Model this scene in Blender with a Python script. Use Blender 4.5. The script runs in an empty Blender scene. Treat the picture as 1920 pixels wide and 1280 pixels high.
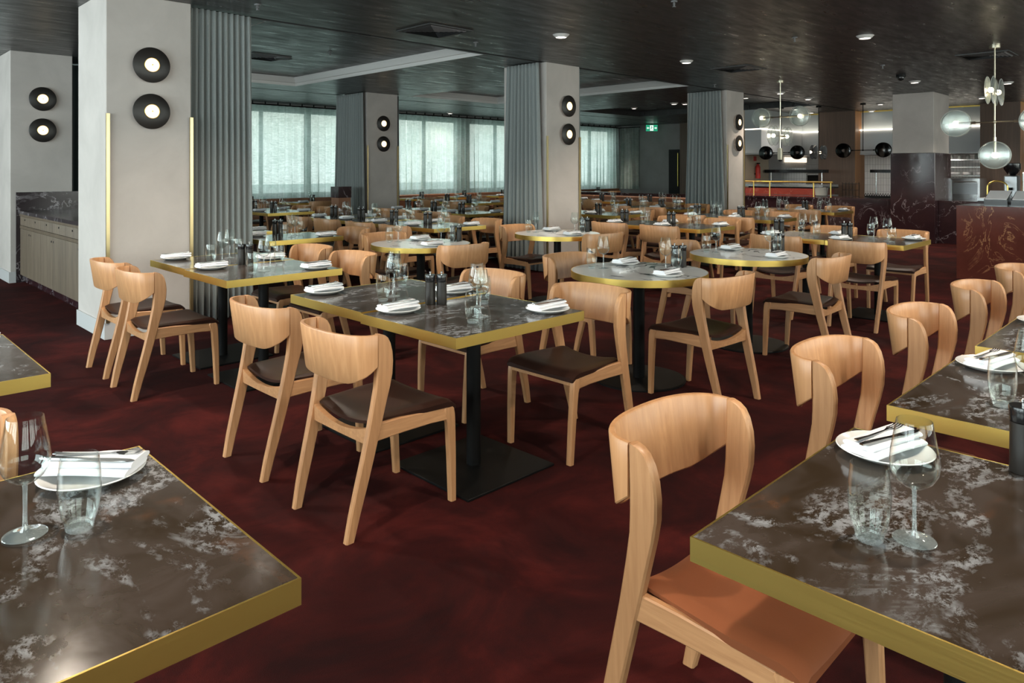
import bpy, math, random
from mathutils import Vector, Matrix
random.seed(7)
PI = math.pi
S = bpy.context.scene
COL = S.collection
# ------------------------------------------------------------------ camera
A = math.radians(45.3)
cam_d = bpy.data.cameras.new('camera'); cam = bpy.data.objects.new('camera', cam_d); COL.objects.link(cam)
cam.location = (0, 0, 1.45)
cam.rotation_euler = (PI/2, 0, A - PI/2)
cam_d.sensor_width = 36; cam_d.lens = 1347/1920*36
cam_d.shift_y = (318-640)/1920
cam_d.clip_start = .05; cam_d.clip_end = 300
S.camera = cam
# ------------------------------------------------------------------ world, exposure
S.view_settings.view_transform = 'Standard'
S.view_settings.look = 'None'
S.view_settings.gamma = 1
S.view_settings.use_curve_mapping = False
S.view_settings.exposure = 0.45
cy = S.cycles
cy.max_bounces = 8; cy.diffuse_bounces = 4; cy.glossy_bounces = 4; cy.transmission_bounces = 8
cy.transparent_max_bounces = 40
cy.caustics_reflective = False; cy.caustics_refractive = False
cy.sample_clamp_indirect = 4.0
w = bpy.data.worlds.new('world'); S.world = w; w.use_nodes = True
nt = w.node_tree; nt.nodes.clear()
wo = nt.nodes.new('ShaderNodeOutputWorld'); wb = nt.nodes.new('ShaderNodeBackground')
tc = nt.nodes.new('ShaderNodeTexCoord'); sx = nt.nodes.new('ShaderNodeSeparateXYZ'); rp = nt.nodes.new('ShaderNodeValToRGB')
nt.links.new(tc.outputs['Generated'], sx.inputs[0]); nt.links.new(sx.outputs['Z'], rp.inputs[0])
rp.color_ramp.elements[0].position = 0.0; rp.color_ramp.elements[0].color = (.84, .92, .90, 1)
for p_, c_ in ((.05, (.70, .76, .70, 1)), (.28, (.60, .66, .62, 1))):
    rp.color_ramp.elements.new(p_).color = c_
rp.color_ramp.elements[3].position = .5; rp.color_ramp.elements[3].color = (.78, .88, .95, 1)
# rp.color_ramp.elements[1].color = (.80, .90, .96, 1)
nt.links.new(rp.outputs[0], wb.inputs[0]); nt.links.new(wb.outputs[0], wo.inputs[0])
wb.inputs[1].default_value = 2.0

def area(name, loc, rot, sx_, sy_, power, col, portal=False):
    l = bpy.data.lights.new(name, 'AREA'); l.shape = 'RECTANGLE'; l.size = sx_; l.size_y = sy_
    l.energy = power; l.color = col
    if portal: l.cycles.is_portal = True
    o = bpy.data.objects.new(name, l); COL.objects.link(o); o.location = loc; o.rotation_euler = rot
    return o
# daylight through the windows on the left wall and behind the camera (area lamps stand outside the openings)
for k in range(4):
    area('daylight_left', (-3.75, .6+3.6*k, 1.75), (0, -PI/2, 0), 2.0, 3.1, 190, (.90, .96, 1))
for k in range(5):
    area('daylight_front', (-.6+3.8*k, -3.75, 1.75), (PI/2, 0, 0), 3.1, 2.0, 98, (1, .96, .90))

# ------------------------------------------------------------------ materials
def mat(name, base=(.5,.5,.5), rough=.5, metal=0, **kw):
    m = bpy.data.materials.new(name); m.use_nodes = True
    b = m.node_tree.nodes['Principled BSDF']
    b.inputs['Base Color'].default_value = (*base, 1); b.inputs['Roughness'].default_value = rough
    b.inputs['Metallic'].default_value = metal
    for k, v in kw.items(): b.inputs[k.replace('_', ' ')].default_value = v
    return m
def N(m, t, **kw):
    n = m.node_tree.nodes.new('ShaderNode'+t)
    for k, v in kw.items(): setattr(n, k, v)
    return n
def L(m, a, b): m.node_tree.links.new(a, b)
def BS(m): return m.node_tree.nodes['Principled BSDF']
def coords(m, scale=(1,1,1), rot=(0,0,0), src='Object'):
    t = N(m, 'TexCoord'); mp = N(m, 'Mapping'); mp.inputs['Scale'].default_value = scale; mp.inputs['Rotation'].default_value = rot
    L(m, t.outputs[src], mp.inputs[0]); return mp.outputs[0]
def wcoords(m, scale=(1,1,1), rot=(0,0,0)):
    g = N(m, 'NewGeometry'); mp = N(m, 'Mapping'); mp.inputs['Scale'].default_value = scale; mp.inputs['Rotation'].default_value = rot
    L(m, g.outputs['Position'], mp.inputs[0]); return mp.outputs[0]
def noise(m, vec, scale=5, detail=4, rough=.5, dist=0):
    n = N(m, 'TexNoise'); n.inputs['Scale'].default_value = scale; n.inputs['Detail'].default_value = detail
    n.inputs['Roughness'].default_value = rough; n.inputs['Distortion'].default_value = dist
    L(m, vec, n.inputs['Vector']); return n.outputs['Fac']
def ramp(m, fac, stops):
    r = N(m, 'ValToRGB'); e = r.color_ramp.elements
    e[0].position = stops[0][0]; e[0].color = (*stops[0][1], 1)
    e[1].position = stops[-1][0]; e[1].color = (*stops[-1][1], 1)
    for p, c in stops[1:-1]:
        x = e.new(p); x.color = (*c, 1)
    L(m, fac, r.inputs[0]); return r.outputs[0]
def mix(m, fac, a, b):
    n = N(m, 'Mix', data_type='RGBA')
    if isinstance(fac, (int, float)): n.inputs[0].default_value = fac
    else: L(m, fac, n.inputs[0])
    for i, v in ((6, a), (7, b)):
        if isinstance(v, tuple): n.inputs[i].default_value = (*v, 1)
        else: L(m, v, n.inputs[i])
    return n.outputs[2]
def bump(m, h, strength=.2, dist=.01):
    b = N(m, 'Bump'); b.inputs['Strength'].default_value = strength; b.inputs['Distance'].default_value = dist
    L(m, h, b.inputs['Height']); L(m, b.outputs[0], BS(m).inputs['Normal'])
g1 = lambda v: (v, v, v)

def wood(name, scale, dark, light, rough=.42):
    m = mat(name, light, rough)
    v = coords(m, scale)
    a = noise(m, v, 1, 5, .6, .4)
    v2 = coords(m, tuple(s*.16 for s in scale)); b = noise(m, v2, 1, 2, .5, .6)
    c = mix(m, ramp(m, a, [(.3, g1(0)), (.72, g1(1))]), dark, light)
    c2 = mix(m, ramp(m, b, [(.35, g1(0)), (.65, g1(.45))]), c, tuple(x*.78 for x in dark))
    oi = N(m, 'ObjectInfo'); hs = N(m, 'HueSaturation')
    mr = N(m, 'MapRange'); mr.inputs[3].default_value = .93; mr.inputs[4].default_value = 1.07
    L(m, oi.outputs['Random'], mr.inputs[0]); L(m, mr.outputs[0], hs.inputs['Value']); L(m, c2, hs.inputs['Color'])
    L(m, hs.outputs[0], BS(m).inputs['Base Color'])
    bump(m, a, .08, .002)
    return m
WD, WL = (.42, .205, .092), (.60, .325, .155)
M = {}
M['wood_v'] = wood('ash_wood_upright', (70, 70, 4), WD, WL)
M['wood_h'] = wood('ash_wood_lengthwise', (70, 5, 70), WD, WL)
M['veneer'] = wood('ash_veneer', (46, 46, 2.2), (.45, .22, .098), (.62, .335, .16), .36)
M['cab_wood'] = wood('reeded_oak', (60, 60, 3), (.105, .075, .050), (.18, .135, .092), .5)
M['panel_wood'] = wood('walnut_panel', (30, 30, 1.2), (.10, .062, .042), (.165, .10, .068), .5)
M['orange_wood'] = wood('oak_panel', (24, 24, 1), (.32, .15, .06), (.46, .22, .09), .45)

def leather(name, c, r=.42):
    m = mat(name, c, r, Specular_IOR_Level=.22)
    v = coords(m, (1,1,1)); n = noise(m, v, 260, 3)
    b = noise(m, v, 5, 2); L(m, mix(m, b, tuple(x*.75 for x in c), tuple(x*1.2 for x in c)), BS(m).inputs['Base Color'])
    bump(m, n, .12, .001); return m
M['leather'] = leather('dark_brown_leather', (.030, .0125, .0085))
M['tan'] = leather('lit_brown_leather', (.24, .078, .034), .36)  # same brown leather, coloured lighter as if strongly lit
M['tan_dull'] = leather('saddle_leather', (.30, .145, .085), .45)
M['black'] = mat('black_powder_coat', (.0045, .0045, .0045), .5, Specular_IOR_Level=.16)
M['blackgloss'] = mat('black_gloss', (.010, .010, .011), .18)
M['disc'] = mat('dark_bronze_disc', (.020, .017, .015), .36, Specular_IOR_Level=.4)
M['brass'] = mat('brushed_brass', (.86, .62, .17), .32, 1.0)
v = coords(M['brass'], (2, 2, 220)); n = noise(M['brass'], v, 3, 3)
L(M['brass'], ramp(M['brass'], n, [(.2, g1(.31)), (.8, g1(.36))]), BS(M['brass']).inputs['Roughness'])
M['stripbrass'] = mat('satin_brass', (.62, .50, .27), .3, 1.0)
M['palebrass'] = mat('pale_brass', (.70, .64, .50), .3, 1.0)
M['steel'] = mat('stainless_steel', (.62, .62, .62), .25, 1.0)
M['dullsteel'] = mat('brushed_steel', (.42, .43, .44), .42, .9)
M['cutlery'] = mat('polished_steel', (.70, .70, .70), .12, 1.0)
M['white'] = mat('white_ceramic', (.78, .78, .77), .12)
M['linen'] = mat('white_linen', (.82, .82, .85), .9)
bump(M['linen'], noise(M['linen'], coords(M['linen']), 300, 3), .15, .001)
M['paper'] = mat('white_paper', (.86, .85, .88), .8)
M['trimwhite'] = mat('white_trim', (.62, .60, .58), .5)
M['skirting'] = mat('skirting_paint', (.56, .56, .56), .45)

# stone of the square tables
m = mat('bronze_stone', (.05, .04, .03), .13); M['stone'] = m
v = coords(m, (1, 1.5, 1), (0, 0, .6))
vo = N(m, 'ObjectInfo'); vm = N(m, 'VectorMath', operation='MULTIPLY_ADD')
L(m, vo.outputs['Location'], vm.inputs[0]); vm.inputs[1].default_value = (3.1, 2.7, 0); L(m, v, vm.inputs[2])
v = vm.outputs[0]
big = noise(m, v, 2.6, 5, .62, .9); fine = noise(m, v, 24, 8, .78, .3); mid = noise(m, v, 3.3, 4, .6, 1.4)
base = mix(m, ramp(m, mid, [(.38, g1(0)), (.62, g1(1))]), (.034, .022, .013), (.064, .048, .040))
rust = mix(m, ramp(m, noise(m, v, 4.2, 5, .65, .5), [(.60, g1(0)), (.74, g1(.5))]), base, (.15, .06, .025))
ad = N(m, 'Math', operation='MULTIPLY'); L(m, ramp(m, big, [(.50, g1(0)), (.585, g1(1))]), ad.inputs[0]); L(m, ramp(m, fine, [(.475, g1(0)), (.55, g1(1))]), ad.inputs[1])
L(m, mix(m, ad.outputs[0], rust, (.26, .265, .28)), BS(m).inputs['Base Color'])
L(m, ramp(m, fine, [(.4, g1(.11)), (.7, g1(.2))]), BS(m).inputs['Roughness'])
# white veined marble of the round tables
m = mat('white_marble', (.6, .6, .6), .14); M['marble_w'] = m
v = coords(m, (1, 1, 1), (0, 0, .9))
n1 = noise(m, v, 1.1, 4, .6, .8); wv = N(m, 'Math', operation='SUBTRACT'); L(m, n1, wv.inputs[0]); wv.inputs[1].default_value = .5
ab = N(m, 'Math', operation='ABSOLUTE'); L(m, wv.outputs[0], ab.inputs[0])
c1 = mix(m, noise(m, v, 5, 3), (.72, .73, .73), (.84, .84, .83))
L(m, mix(m, ramp(m, ab.outputs[0], [(.0, g1(1)), (.005, g1(.9)), (.009, g1(0))]), c1, (.05, .045, .05)), BS(m).inputs['Base Color'])
def vein_marble(name, base, base2, vein, scale=1.3, w1=.012, rough=.12):
    m = mat(name, base, rough); v = wcoords(m)
    n1 = noise(m, v, scale, 6, .62, 1.6); s = N(m, 'Math', operation='SUBTRACT'); L(m, n1, s.inputs[0]); s.inputs[1].default_value = .5
    a = N(m, 'Math', operation='ABSOLUTE'); L(m, s.outputs[0], a.inputs[0])
    n2 = noise(m, v, scale*1.7, 3, .5); mu = N(m, 'Math', operation='MULTIPLY')
    L(m, ramp(m, a.outputs[0], [(0, g1(1)), (w1, g1(.35)), (w1*2.6, g1(0))]), mu.inputs[0]); L(m, ramp(m, n2, [(.42, g1(0)), (.6, g1(1))]), mu.inputs[1])
    c = mix(m, noise(m, v, scale*2.3, 5, .6), base, base2)
    L(m, mix(m, mu.outputs[0], c, vein), BS(m).inputs['Base Color']); return m
M['marble_d'] = vein_marble('dark_burgundy_marble', (.016, .008, .010), (.042, .018, .022), (.34, .29, .32), 1.7, .006)
M['marble_s'] = vein_marble('charcoal_marble', (.014, .009, .011), (.040, .026, .030), (.42, .38, .40), 2.6, .012, .2)
M['marble_r'] = vein_marble('red_marble', (.070, .017, .013), (.16, .045, .032), (.50, .26, .13), 1.5, .006)
M['redledge'] = vein_marble('red_counter_marble', (.22, .03, .02), (.34, .055, .035), (.40, .14, .10), 2, .012, .25)

m = mat('burgundy_carpet', (.06, .01, .01), .95, Sheen_Weight=.02, Sheen_Roughness=.6); M['carpet'] = m
BS(m).inputs['Sheen Tint'].default_value = (.5, .12, .1, 1); BS(m).inputs['Specular IOR Level'].default_value = .1
v = wcoords(m); a = noise(m, v, 1.9, 6, .68, .6); b = noise(m, v, 320, 2)
L(m, ramp(m, a, [(.32, (.011, .0022, .0025)), (.5, (.028, .0038, .0036)), (.68, (.066, .0085, .0070))]), BS(m).inputs['Base Color'])
bump(m, b, .5, .004)

m = mat('plaster', (.45, .43, .42), .75); M['plaster'] = m
v = wcoords(m); a = noise(m, v, 1.7, 5, .6, .5)
L(m, ramp(m, a, [(.3, (.47, .43, .40)), (.7, (.58, .53, .495))]), BS(m).inputs['Base Color']); bump(m, noise(m, v, 12, 5, .6), .06, .01)
m = mat('wall_plaster', (.25, .24, .235), .8); M['wallgrey'] = m
v = wcoords(m); a = noise(m, v, 1.2, 5, .6)
L(m, ramp(m, a, [(.3, (.21, .20, .195)), (.7, (.28, .265, .26))]), BS(m).inputs['Base Color'])
m = mat('lacquered_ceiling', (.04, .04, .04), .3); M['ceil'] = m
v = wcoords(m, (1, 1, 1), (0, 0, .78)); v2 = wcoords(m, (.7, 3.2, 1), (0, 0, -.78)); a = noise(m, v2, 1.6, 6, .65, .6); b = noise(m, v, 13, 6, .62, .5)
L(m, ramp(m, a, [(.3, g1(.024)), (.7, (.046, .046, .046))]), BS(m).inputs['Base Color'])
L(m, ramp(m, noise(m, v2, 3, 5, .6), [(.3, g1(.24)), (.7, g1(.48))]), BS(m).inputs['Roughness'])
bump(m, b, .16, .010)
BS(m).inputs['Specular IOR Level'].default_value = .55
M['dark'] = mat('dark_void', (.008, .008, .008), .8)

def cloth(name, c, c2):
    m = mat(name, c, .85, Sheen_Weight=.25)
    v = wcoords(m, (1, 1, 1)); a = noise(m, v, 90, 3, .7); L(m, mix(m, a, c, c2), BS(m).inputs['Base Color'])
    bump(m, noise(m, v, 500, 2), .2, .002); return m
M['curtain'] = cloth('sage_curtain', (.225, .248, .244), (.30, .325, .318))
M['darkcurtain'] = cloth('dark_green_curtain', (.02, .035, .035), (.03, .05, .05))
m = bpy.data.materials.new('sheer_fabric'); m.use_nodes = True; m.node_tree.nodes.clear(); M['sheer'] = m
o = N(m, 'OutputMaterial'); tl = N(m, 'BsdfTranslucent'); df = N(m, 'BsdfDiffuse'); tr = N(m, 'BsdfTransparent')
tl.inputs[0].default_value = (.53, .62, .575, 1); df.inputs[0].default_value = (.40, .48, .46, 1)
m1 = N(m, 'MixShader'); m2 = N(m, 'MixShader'); m1.inputs[0].default_value = .22
vv = wcoords(m, (5, 5, 55)); wn = noise(m, vv, 1.5, 3, .6)
L(m, ramp(m, wn, [(.35, g1(.12)), (.65, g1(.30))]), m2.inputs[0])
v3 = wcoords(m, (1.5, 1.5, 1.5)); tree_mottle = ramp(m, noise(m, v3, 2.2, 6, .7, .6), [(.35, (.56, .68, .62)), (.65, (.80, .88, .84))]); L(m, tree_mottle, tl.inputs[0])  # mottled tree shade painted into the sheer's colour as noise
L(m, tl.outputs[0], m1.inputs[1]); L(m, df.outputs[0], m1.inputs[2]); L(m, m1.outputs[0], m2.inputs[1]); L(m, tr.outputs[0], m2.inputs[2]); L(m, m2.outputs[0], o.inputs[0])

def thin_glass(name, tint=(.97, .99, .985), gl=(1, 1, 1), rough=.02, extra=0.0, milk=0.0):
    m = bpy.data.materials.new(name); m.use_nodes = True; m.node_tree.nodes.clear()
    o = N(m, 'OutputMaterial'); t = N(m, 'BsdfTransparent'); g = N(m, 'BsdfGlossy'); mx = N(m, 'MixShader'); f = N(m, 'LayerWeight'); f.inputs[0].default_value = .5
    t.inputs[0].default_value = (*tint, 1); g.inputs[0].default_value = (*gl, 1); g.inputs['Roughness'].default_value = rough
    pw = N(m, 'Math', operation='POWER'); L(m, f.outputs['Facing'], pw.inputs[0]); pw.inputs[1].default_value = 3.2
    a = N(m, 'Math', operation='MULTIPLY_ADD'); L(m, pw.outputs[0], a.inputs[0]); a.inputs[1].default_value = .85; a.inputs[2].default_value = .018+extra; a.use_clamp = True
    L(m, a.outputs[0], mx.inputs[0]); L(m, t.outputs[0], mx.inputs[1]); L(m, g.outputs[0], mx.inputs[2])
    if milk:
        d_ = N(m, 'BsdfDiffuse'); d_.inputs[0].default_value = (.80, .90, .92, 1); m3 = N(m, 'MixShader'); m3.inputs[0].default_value = milk
        L(m, mx.outputs[0], m3.inputs[1]); L(m, d_.outputs[0], m3.inputs[2]); L(m, m3.outputs[0], o.inputs[0])
    else: L(m, mx.outputs[0], o.inputs[0])
    return m
M['glass'] = thin_glass('clear_glass')
M['glassbase'] = thin_glass('thick_clear_glass', (.97, .99, .99), (1, 1, 1), .04, .05, .10)  # whitish diffuse share imitates bright highlights in the thick glass
M['lamprim'] = mat('glass_rim', (.70, .74, .70), .2, Transmission_Weight=.5)
M['lampglass'] = thin_glass('fluted_lamp_glass', (.93, .95, .94), (1, 1, .96), .16, .03, .05)
M['blackglass'] = thin_glass('smoked_black_glass', (.05, .05, .055), (1, 1, 1), .1, .02)
M['pane'] = thin_glass('window_pane', (.93, .97, .96), (1, 1, 1), .0)
def emis(name, c, s):
    m = bpy.data.materials.new(name); m.use_nodes = True; m.node_tree.nodes.clear()
    o = N(m, 'OutputMaterial'); e = N(m, 'Emission'); e.inputs[0].default_value = (*c, 1); e.inputs[1].default_value = s
    L(m, e.outputs[0], o.inputs[0]); return m
M['bulb'] = emis('lit_bulb', (1, .82, .56), 12)
M['sconceglow'] = emis('lit_sconce_lens', (1, .82, .55), 1.6)
M['halo'] = emis('sconce_back_light', (1, .82, .64), 5)
M['downlens'] = emis('lit_downlight', (1, .90, .78), 5)
M['strip'] = emis('light_strip', (1, .88, .72), 3)
M['screen'] = emis('lit_kitchen_panel', (1, .82, .62), 1.1)
M['exitgreen'] = emis('lit_exit_green', (.02, .26, .14), 1.0)
M['exitwhite'] = emis('lit_exit_white', (.8, .95, .85), 1.0)
M['hood'] = mat('hood_steel', (.60, .62, .63), .45, .15)
M['bulkhead'] = mat('bulkhead_paint', (.46, .51, .52), .6)
m = mat('white_tile', (.62, .62, .61), .25); M['tile'] = m
bt = N(m, 'TexBrick'); bt.inputs['Scale'].default_value = 1; bt.inputs['Brick Width'].default_value = .075; bt.inputs['Row Height'].default_value = .2
bt.offset = 0; bt.inputs['Mortar Size'].default_value = .004
bt.inputs['Color1'].default_value = (.60, .60, .59, 1); bt.inputs['Color2'].default_value = (.66, .66, .65, 1); bt.inputs['Mortar'].default_value = (.3, .3, .3, 1)
g_ = N(m, 'NewGeometry'); sp = N(m, 'SeparateXYZ'); cb = N(m, 'CombineXYZ'); L(m, g_.outputs['Position'], sp.inputs[0])
ax_ = N(m, 'Math', operation='ADD'); L(m, sp.outputs['Y'], ax_.inputs[0]); L(m, sp.outputs['X'], ax_.inputs[1]); L(m, ax_.outputs[0], cb.inputs['X']); L(m, sp.outputs['Z'], cb.inputs['Y']); L(m, cb.outputs[0], bt.inputs['Vector']); L(m, bt.outputs[0], BS(m).inputs['Base Color'])
M['cream'] = mat('cream_wall', (.60, .50, .38), .7)
M['redpaint'] = mat('red_paint', (.50, .03, .02), .4)
M['signred'] = mat('red_sign', (.55, .05, .04), .5)
M['foliage'] = mat('foliage', (.06, .12, .05), .8)
M['bark'] = mat('bark', (.08, .06, .045), .9)
M['grass'] = mat('pale_paving', (.42, .46, .42), .9)
M['vent'] = mat('vent_metal', (.05, .05, .05), .5)
M['ventlight'] = mat('vent_slats', (.14, .14, .145), .45)
M['bowl'] = mat('stoneware', (.42, .43, .40), .4)
M['frame'] = mat('window_frame', (.05, .055, .055), .5)

# ------------------------------------------------------------------ mesh builder
class MB:
    def __init__(s): s.v = []; s.f = []; s.m = []; s.sm = []
    def add(s, vs, fs, mi=0, smooth=False, T=None):
        o = len(s.v)
        s.v += [tuple(T @ Vector(p)) if T else tuple(p) for p in vs]
        for f in fs: s.f.append([i+o for i in f]); s.m.append(mi); s.sm.append(smooth)
        return s
    def box(s, a, b, mi=0, T=None, bev=0):
        x0, y0, z0 = a; x1, y1, z1 = b
        if bev:
            e = bev; pts = []
            ring = lambda i, z: [(x0+i, y0+e, z), (x0+e, y0+i, z), (x1-e, y0+i, z), (x1-i, y0+e, z), (x1-i, y1-e, z), (x1-e, y1-i, z), (x0+e, y1-i, z), (x0+i, y1-e, z)]
            k = e*.999
            rs = [ring(k, z0), ring(0, z0+e), ring(0, z1-e), ring(k, z1)]
            return s.loft(rs, mi, False, T)
        vs = [(x0,y0,z0),(x1,y0,z0),(x1,y1,z0),(x0,y1,z0),(x0,y0,z1),(x1,y0,z1),(x1,y1,z1),(x0,y1,z1)]
        return s.add(vs, [(3,2,1,0),(4,5,6,7),(0,1,5,4),(1,2,6,5),(2,3,7,6),(3,0,4,7)], mi, False, T)
    def loft(s, rings, mi=0, smooth=True, T=None, caps=True, closed=True):
        n = len(rings[0]); vs = [p for r in rings for p in r]; fs = []
        for i in range(len(rings)-1):
            for j in range(n if closed else n-1):
                k = (j+1) % n; fs.append((i*n+j, i*n+k, (i+1)*n+k, (i+1)*n+j))
        s.add(vs, fs, mi, smooth, T)
        if caps:
            s.add(rings[0], [tuple(reversed(range(n)))], mi, False, T); s.add(rings[-1], [tuple(range(n))], mi, False, T)
        return s
    def lathe(s, prof, n=24, mi=0, T=None, smooth=True, mis=None):
        vs = []; fs = []
        for r, z in prof:
            for j in range(n):
                a = 2*PI*j/n; vs.append((max(r, 1e-5)*math.cos(a), max(r, 1e-5)*math.sin(a), z))
        o = len(s.v); s.v += [tuple(T @ Vector(p)) if T else p for p in vs]
        for i in range(len(prof)-1):
            for j in range(n):
                k = (j+1) % n; s.f.append([o+i*n+j, o+i*n+k, o+(i+1)*n+k, o+(i+1)*n+j]); s.m.append(mis[i] if mis else mi); s.sm.append(smooth)
        return s
    def cyl(s, p, r, h, n=20, mi=0, T=None, r2=None):
        x, y, z = p; r2 = r if r2 is None else r2
        R = lambda rr, zz: [(x+rr*math.cos(2*PI*j/n), y+rr*math.sin(2*PI*j/n), zz) for j in range(n)]
        return s.loft([R(r, z), R(r2, z+h)], mi, True, T)
    def tube(s, pts, r, n=8, mi=0, T=None):
        rings = []; P_ = [Vector(p) for p in pts]
        for i, p in enumerate(P_):
            d = (P_[min(i+1, len(P_)-1)] - P_[max(i-1, 0)]).normalized()
            up = Vector((0,0,1)) if abs(d.z) < .9 else Vector((1,0,0))
            a = d.cross(up).normalized(); b = a.cross(d)
            rr = r[i] if isinstance(r, (list, tuple)) else r
            rings.append([tuple(p + a*rr*math.cos(2*PI*j/n) + b*rr*math.sin(2*PI*j/n)) for j in range(n)])
        return s.loft(rings, mi, True, T)
    def build(s, name, mats, parent=None, bevel=0, subsurf=0):
        me = bpy.data.meshes.new(name); me.from_pydata(s.v, [], s.f)
        for m_ in (mats if isinstance(mats, (list, tuple)) else [mats]): me.materials.append(M[m_])
        me.polygons.foreach_set('material_index', s.m); me.polygons.foreach_set('use_smooth', s.sm)
        me.update()
        if any(s.sm): me.set_sharp_from_angle(angle=.62)
        o = bpy.data.objects.new(name, me); COL.objects.link(o)
        if parent: o.parent = parent
        if bevel:
            b = o.modifiers.new('bevel', 'BEVEL'); b.width = bevel; b.segments = 2; b.limit_method = 'ANGLE'; b.angle_limit = .6
        if subsurf:
            b = o.modifiers.new('sub', 'SUBSURF'); b.levels = subsurf; b.render_levels = subsurf
        return o
def tag(o, label, cat, group=None):
    o['label'] = label; o['category'] = cat
    if group: o['group'] = group
    return o
def struct(o, label=None):
    o['kind'] = 'structure'
    if label: o['label'] = label
    return o
def thing(name, loc, rz=0):
    e = bpy.data.objects.new(name, None); e.empty_display_size = .1; COL.objects.link(e); e.location = loc; e.rotation_euler = (0, 0, rz); return e
def copy_tree(o, parent=None):
    c = o.copy(); COL.objects.link(c)
    if parent: c.parent = parent
    for ch in o.children: copy_tree(ch, c)
    return c
class Proto:
    """first use hands out the original, later uses hand out copies of it and its parts"""
    def __init__(s, maker): s.maker = maker; s.o = None
    def __call__(s, loc, rz, label, cat, group=None):
        if s.o is None: s.o = o = s.maker()
        else: o = copy_tree(s.o)
        o.location = loc; o.rotation_euler = (0, 0, rz); tag(o, label, cat, group); return o

# ------------------------------------------------------------------ room shell
CE = 2.98
X0, X1, Y0, Y1 = -3.5, 24.0, -3.5, 15.6
struct(MB().box((X0-.3, Y0-.3, -.1), (X1+.3, Y1+.3, 0)).build('floor', 'carpet'))
c = MB()
SL0, SL1 = 6.94, 7.02      # dark slot in the ceiling along the curtain line
SN0, SN1 = 12.93, 13.0
c.box((X0-.3, Y0-.3, CE), (X1+.3, SL0, CE+.3))
c.box((X0-.3, SL0, CE), (2.6, SL1, CE+.3)); c.box((2.6, SL0, CE+.16), (X1+.3, SL1, CE+.3))
RC = [(3.4, 6.45), (9.0, 11.55), (14.4, 17.2)]
yA, yB = 7.06, 12.15
c.box((X0-.3, SL1, CE), (X1+.3, yA, CE+.3))
prev = X0-.3
for a, b in RC:
    c.box((prev, yA, CE), (a, yB, CE+.3)); c.box((a, yA, CE+.15), (b, yB, CE+.3)); prev = b
c.box((prev, yA, CE), (X1+.3, yB, CE+.3)); c.box((X0-.3, yB, CE), (X1+.3, SN0, CE+.3))
c.box((X0-.3, SN0, CE), (2.6, SN1, CE+.3)); c.box((2.6, SN0, CE+.16), (X1+.3, SN1, CE+.3))
c.box((X0-.3, SN1, CE), (X1+.3, Y1+.3, CE+.3))
struct(c.build('ceiling', 'ceil'))
for i, (a, b) in enumerate(RC[:2]):
    t = MB()
    for (p, q) in (((a, yB), (b, yB)), ((b, yA), (b, yB)), ((a, yA), (a, yB))):
        nx, ny = (0, -1) if p[1] == q[1] else ((-1, 0) if p[0] == b else (1, 0))
        pr = [(0, CE-.001), (.012, CE-.001), (.012, CE+.05), (.035, CE+.055), (.075, CE+.13), (.075, CE+.15), (0, CE+.15)]
        t.loft([[(p[0]+nx*d, p[1]+ny*d, z) for d, z in pr], [(q[0]+nx*d, q[1]+ny*d, z) for d, z in pr]], 0, False)
    struct(t.build('trim_%d' % (i+1), 'trimwhite'), 'pale stepped trim edging the raised ceiling recess')
# walls with window openings
def wall_x(name, x, dx, y0, y1, opens, mat_='wallgrey', z0=.85, z1=2.84):
    w_ = MB(); a, b = sorted((x, x+dx)); p = y0
    for o0, o1 in opens:
        w_.box((a, p, 0), (b, o0, CE)); w_.box((a, o0, 0), (b, o1, z0)); w_.box((a, o0, z1), (b, o1, CE)); p = o1
    w_.box((a, p, 0), (b, y1, CE)); return struct(w_.build(name, mat_))
def wall_y(name, y, dy, x0, x1, opens, mat_='wallgrey', z0=.85, z1=2.84):
    w_ = MB(); a, b = sorted((y, y+dy)); p = x0
    for o0, o1 in opens:
        w_.box((p, a, 0), (o0, b, CE)); w_.box((o0, a, 0), (o1, b, z0)); w_.box((o0, a, z1), (o1, b, CE)); p = o1
    w_.box((p, a, 0), (x1, b, CE)); return struct(w_.build(name, mat_))
LO = [(-1.0+3.6*k, 2.2+3.6*k) for k in range(4)]
wall_x('wall_left', X0, -.2, Y0-.2, Y1+.2, LO)
FO = [(-2.2+3.8*k, 1.0+3.8*k) for k in range(5)]
wall_y('wall_front', Y0, -.2, X0, X1, FO)
BO = [(1.5, 5.9), (6.3, 13.3), (13.7, 20.4)]
wall_y('wall_back', Y1, .2, X0, X1, BO)
CX = 20.7    # the room narrows here: end wall with a window at the corner
wall_x('wall_end', CX, .2, 12.9, Y1, [(14.62, 15.45)])
struct(MB().box((CX+.2, 12.7, 0), (X1, 12.9, CE)).build('wall_recess', 'wallgrey'))
wall_x('wall_right', X1, .2, Y0-.2, Y1+.2, [], 'tile')
wn_ = [0]
def window(kind, p, a, b, step, z0=.85, z1=2.84):
    wn_[0] += 1; f = MB(); q = MB()
    def bx(u0, u1, za, zb, d0, d1, mb):
        if kind == 'x': mb.box((p+d0, u0, za), (p+d1, u1, zb))
        else: mb.box((u0, p+d0, za), (u1, p+d1, zb))
    bx(a, b, z0, z0+.06, -.04, .04, f); bx(a, b, z1-.06, z1, -.04, .04, f)
    n = max(1, round((b-a)/step)); 
    for i in range(n+1):
        u = a+(b-a)*i/n; wd = .07 if i % 2 == 0 else .035
        bx(max(a, u-wd), min(b, u+wd), z0+.06, z1-.06, -.04, .04, f)
    o = struct(f.build('window_%d' % wn_[0], 'frame'))
    bx(a+.01, b-.01, z0+.05, z1-.05, -.004, .004, q); q.build('window_pane', 'pane', o)
for a, b in LO: window('x', X0-.1, a, b, 1.1)
for a, b in FO: window('y', Y0-.1, a, b, 1.1)
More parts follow.
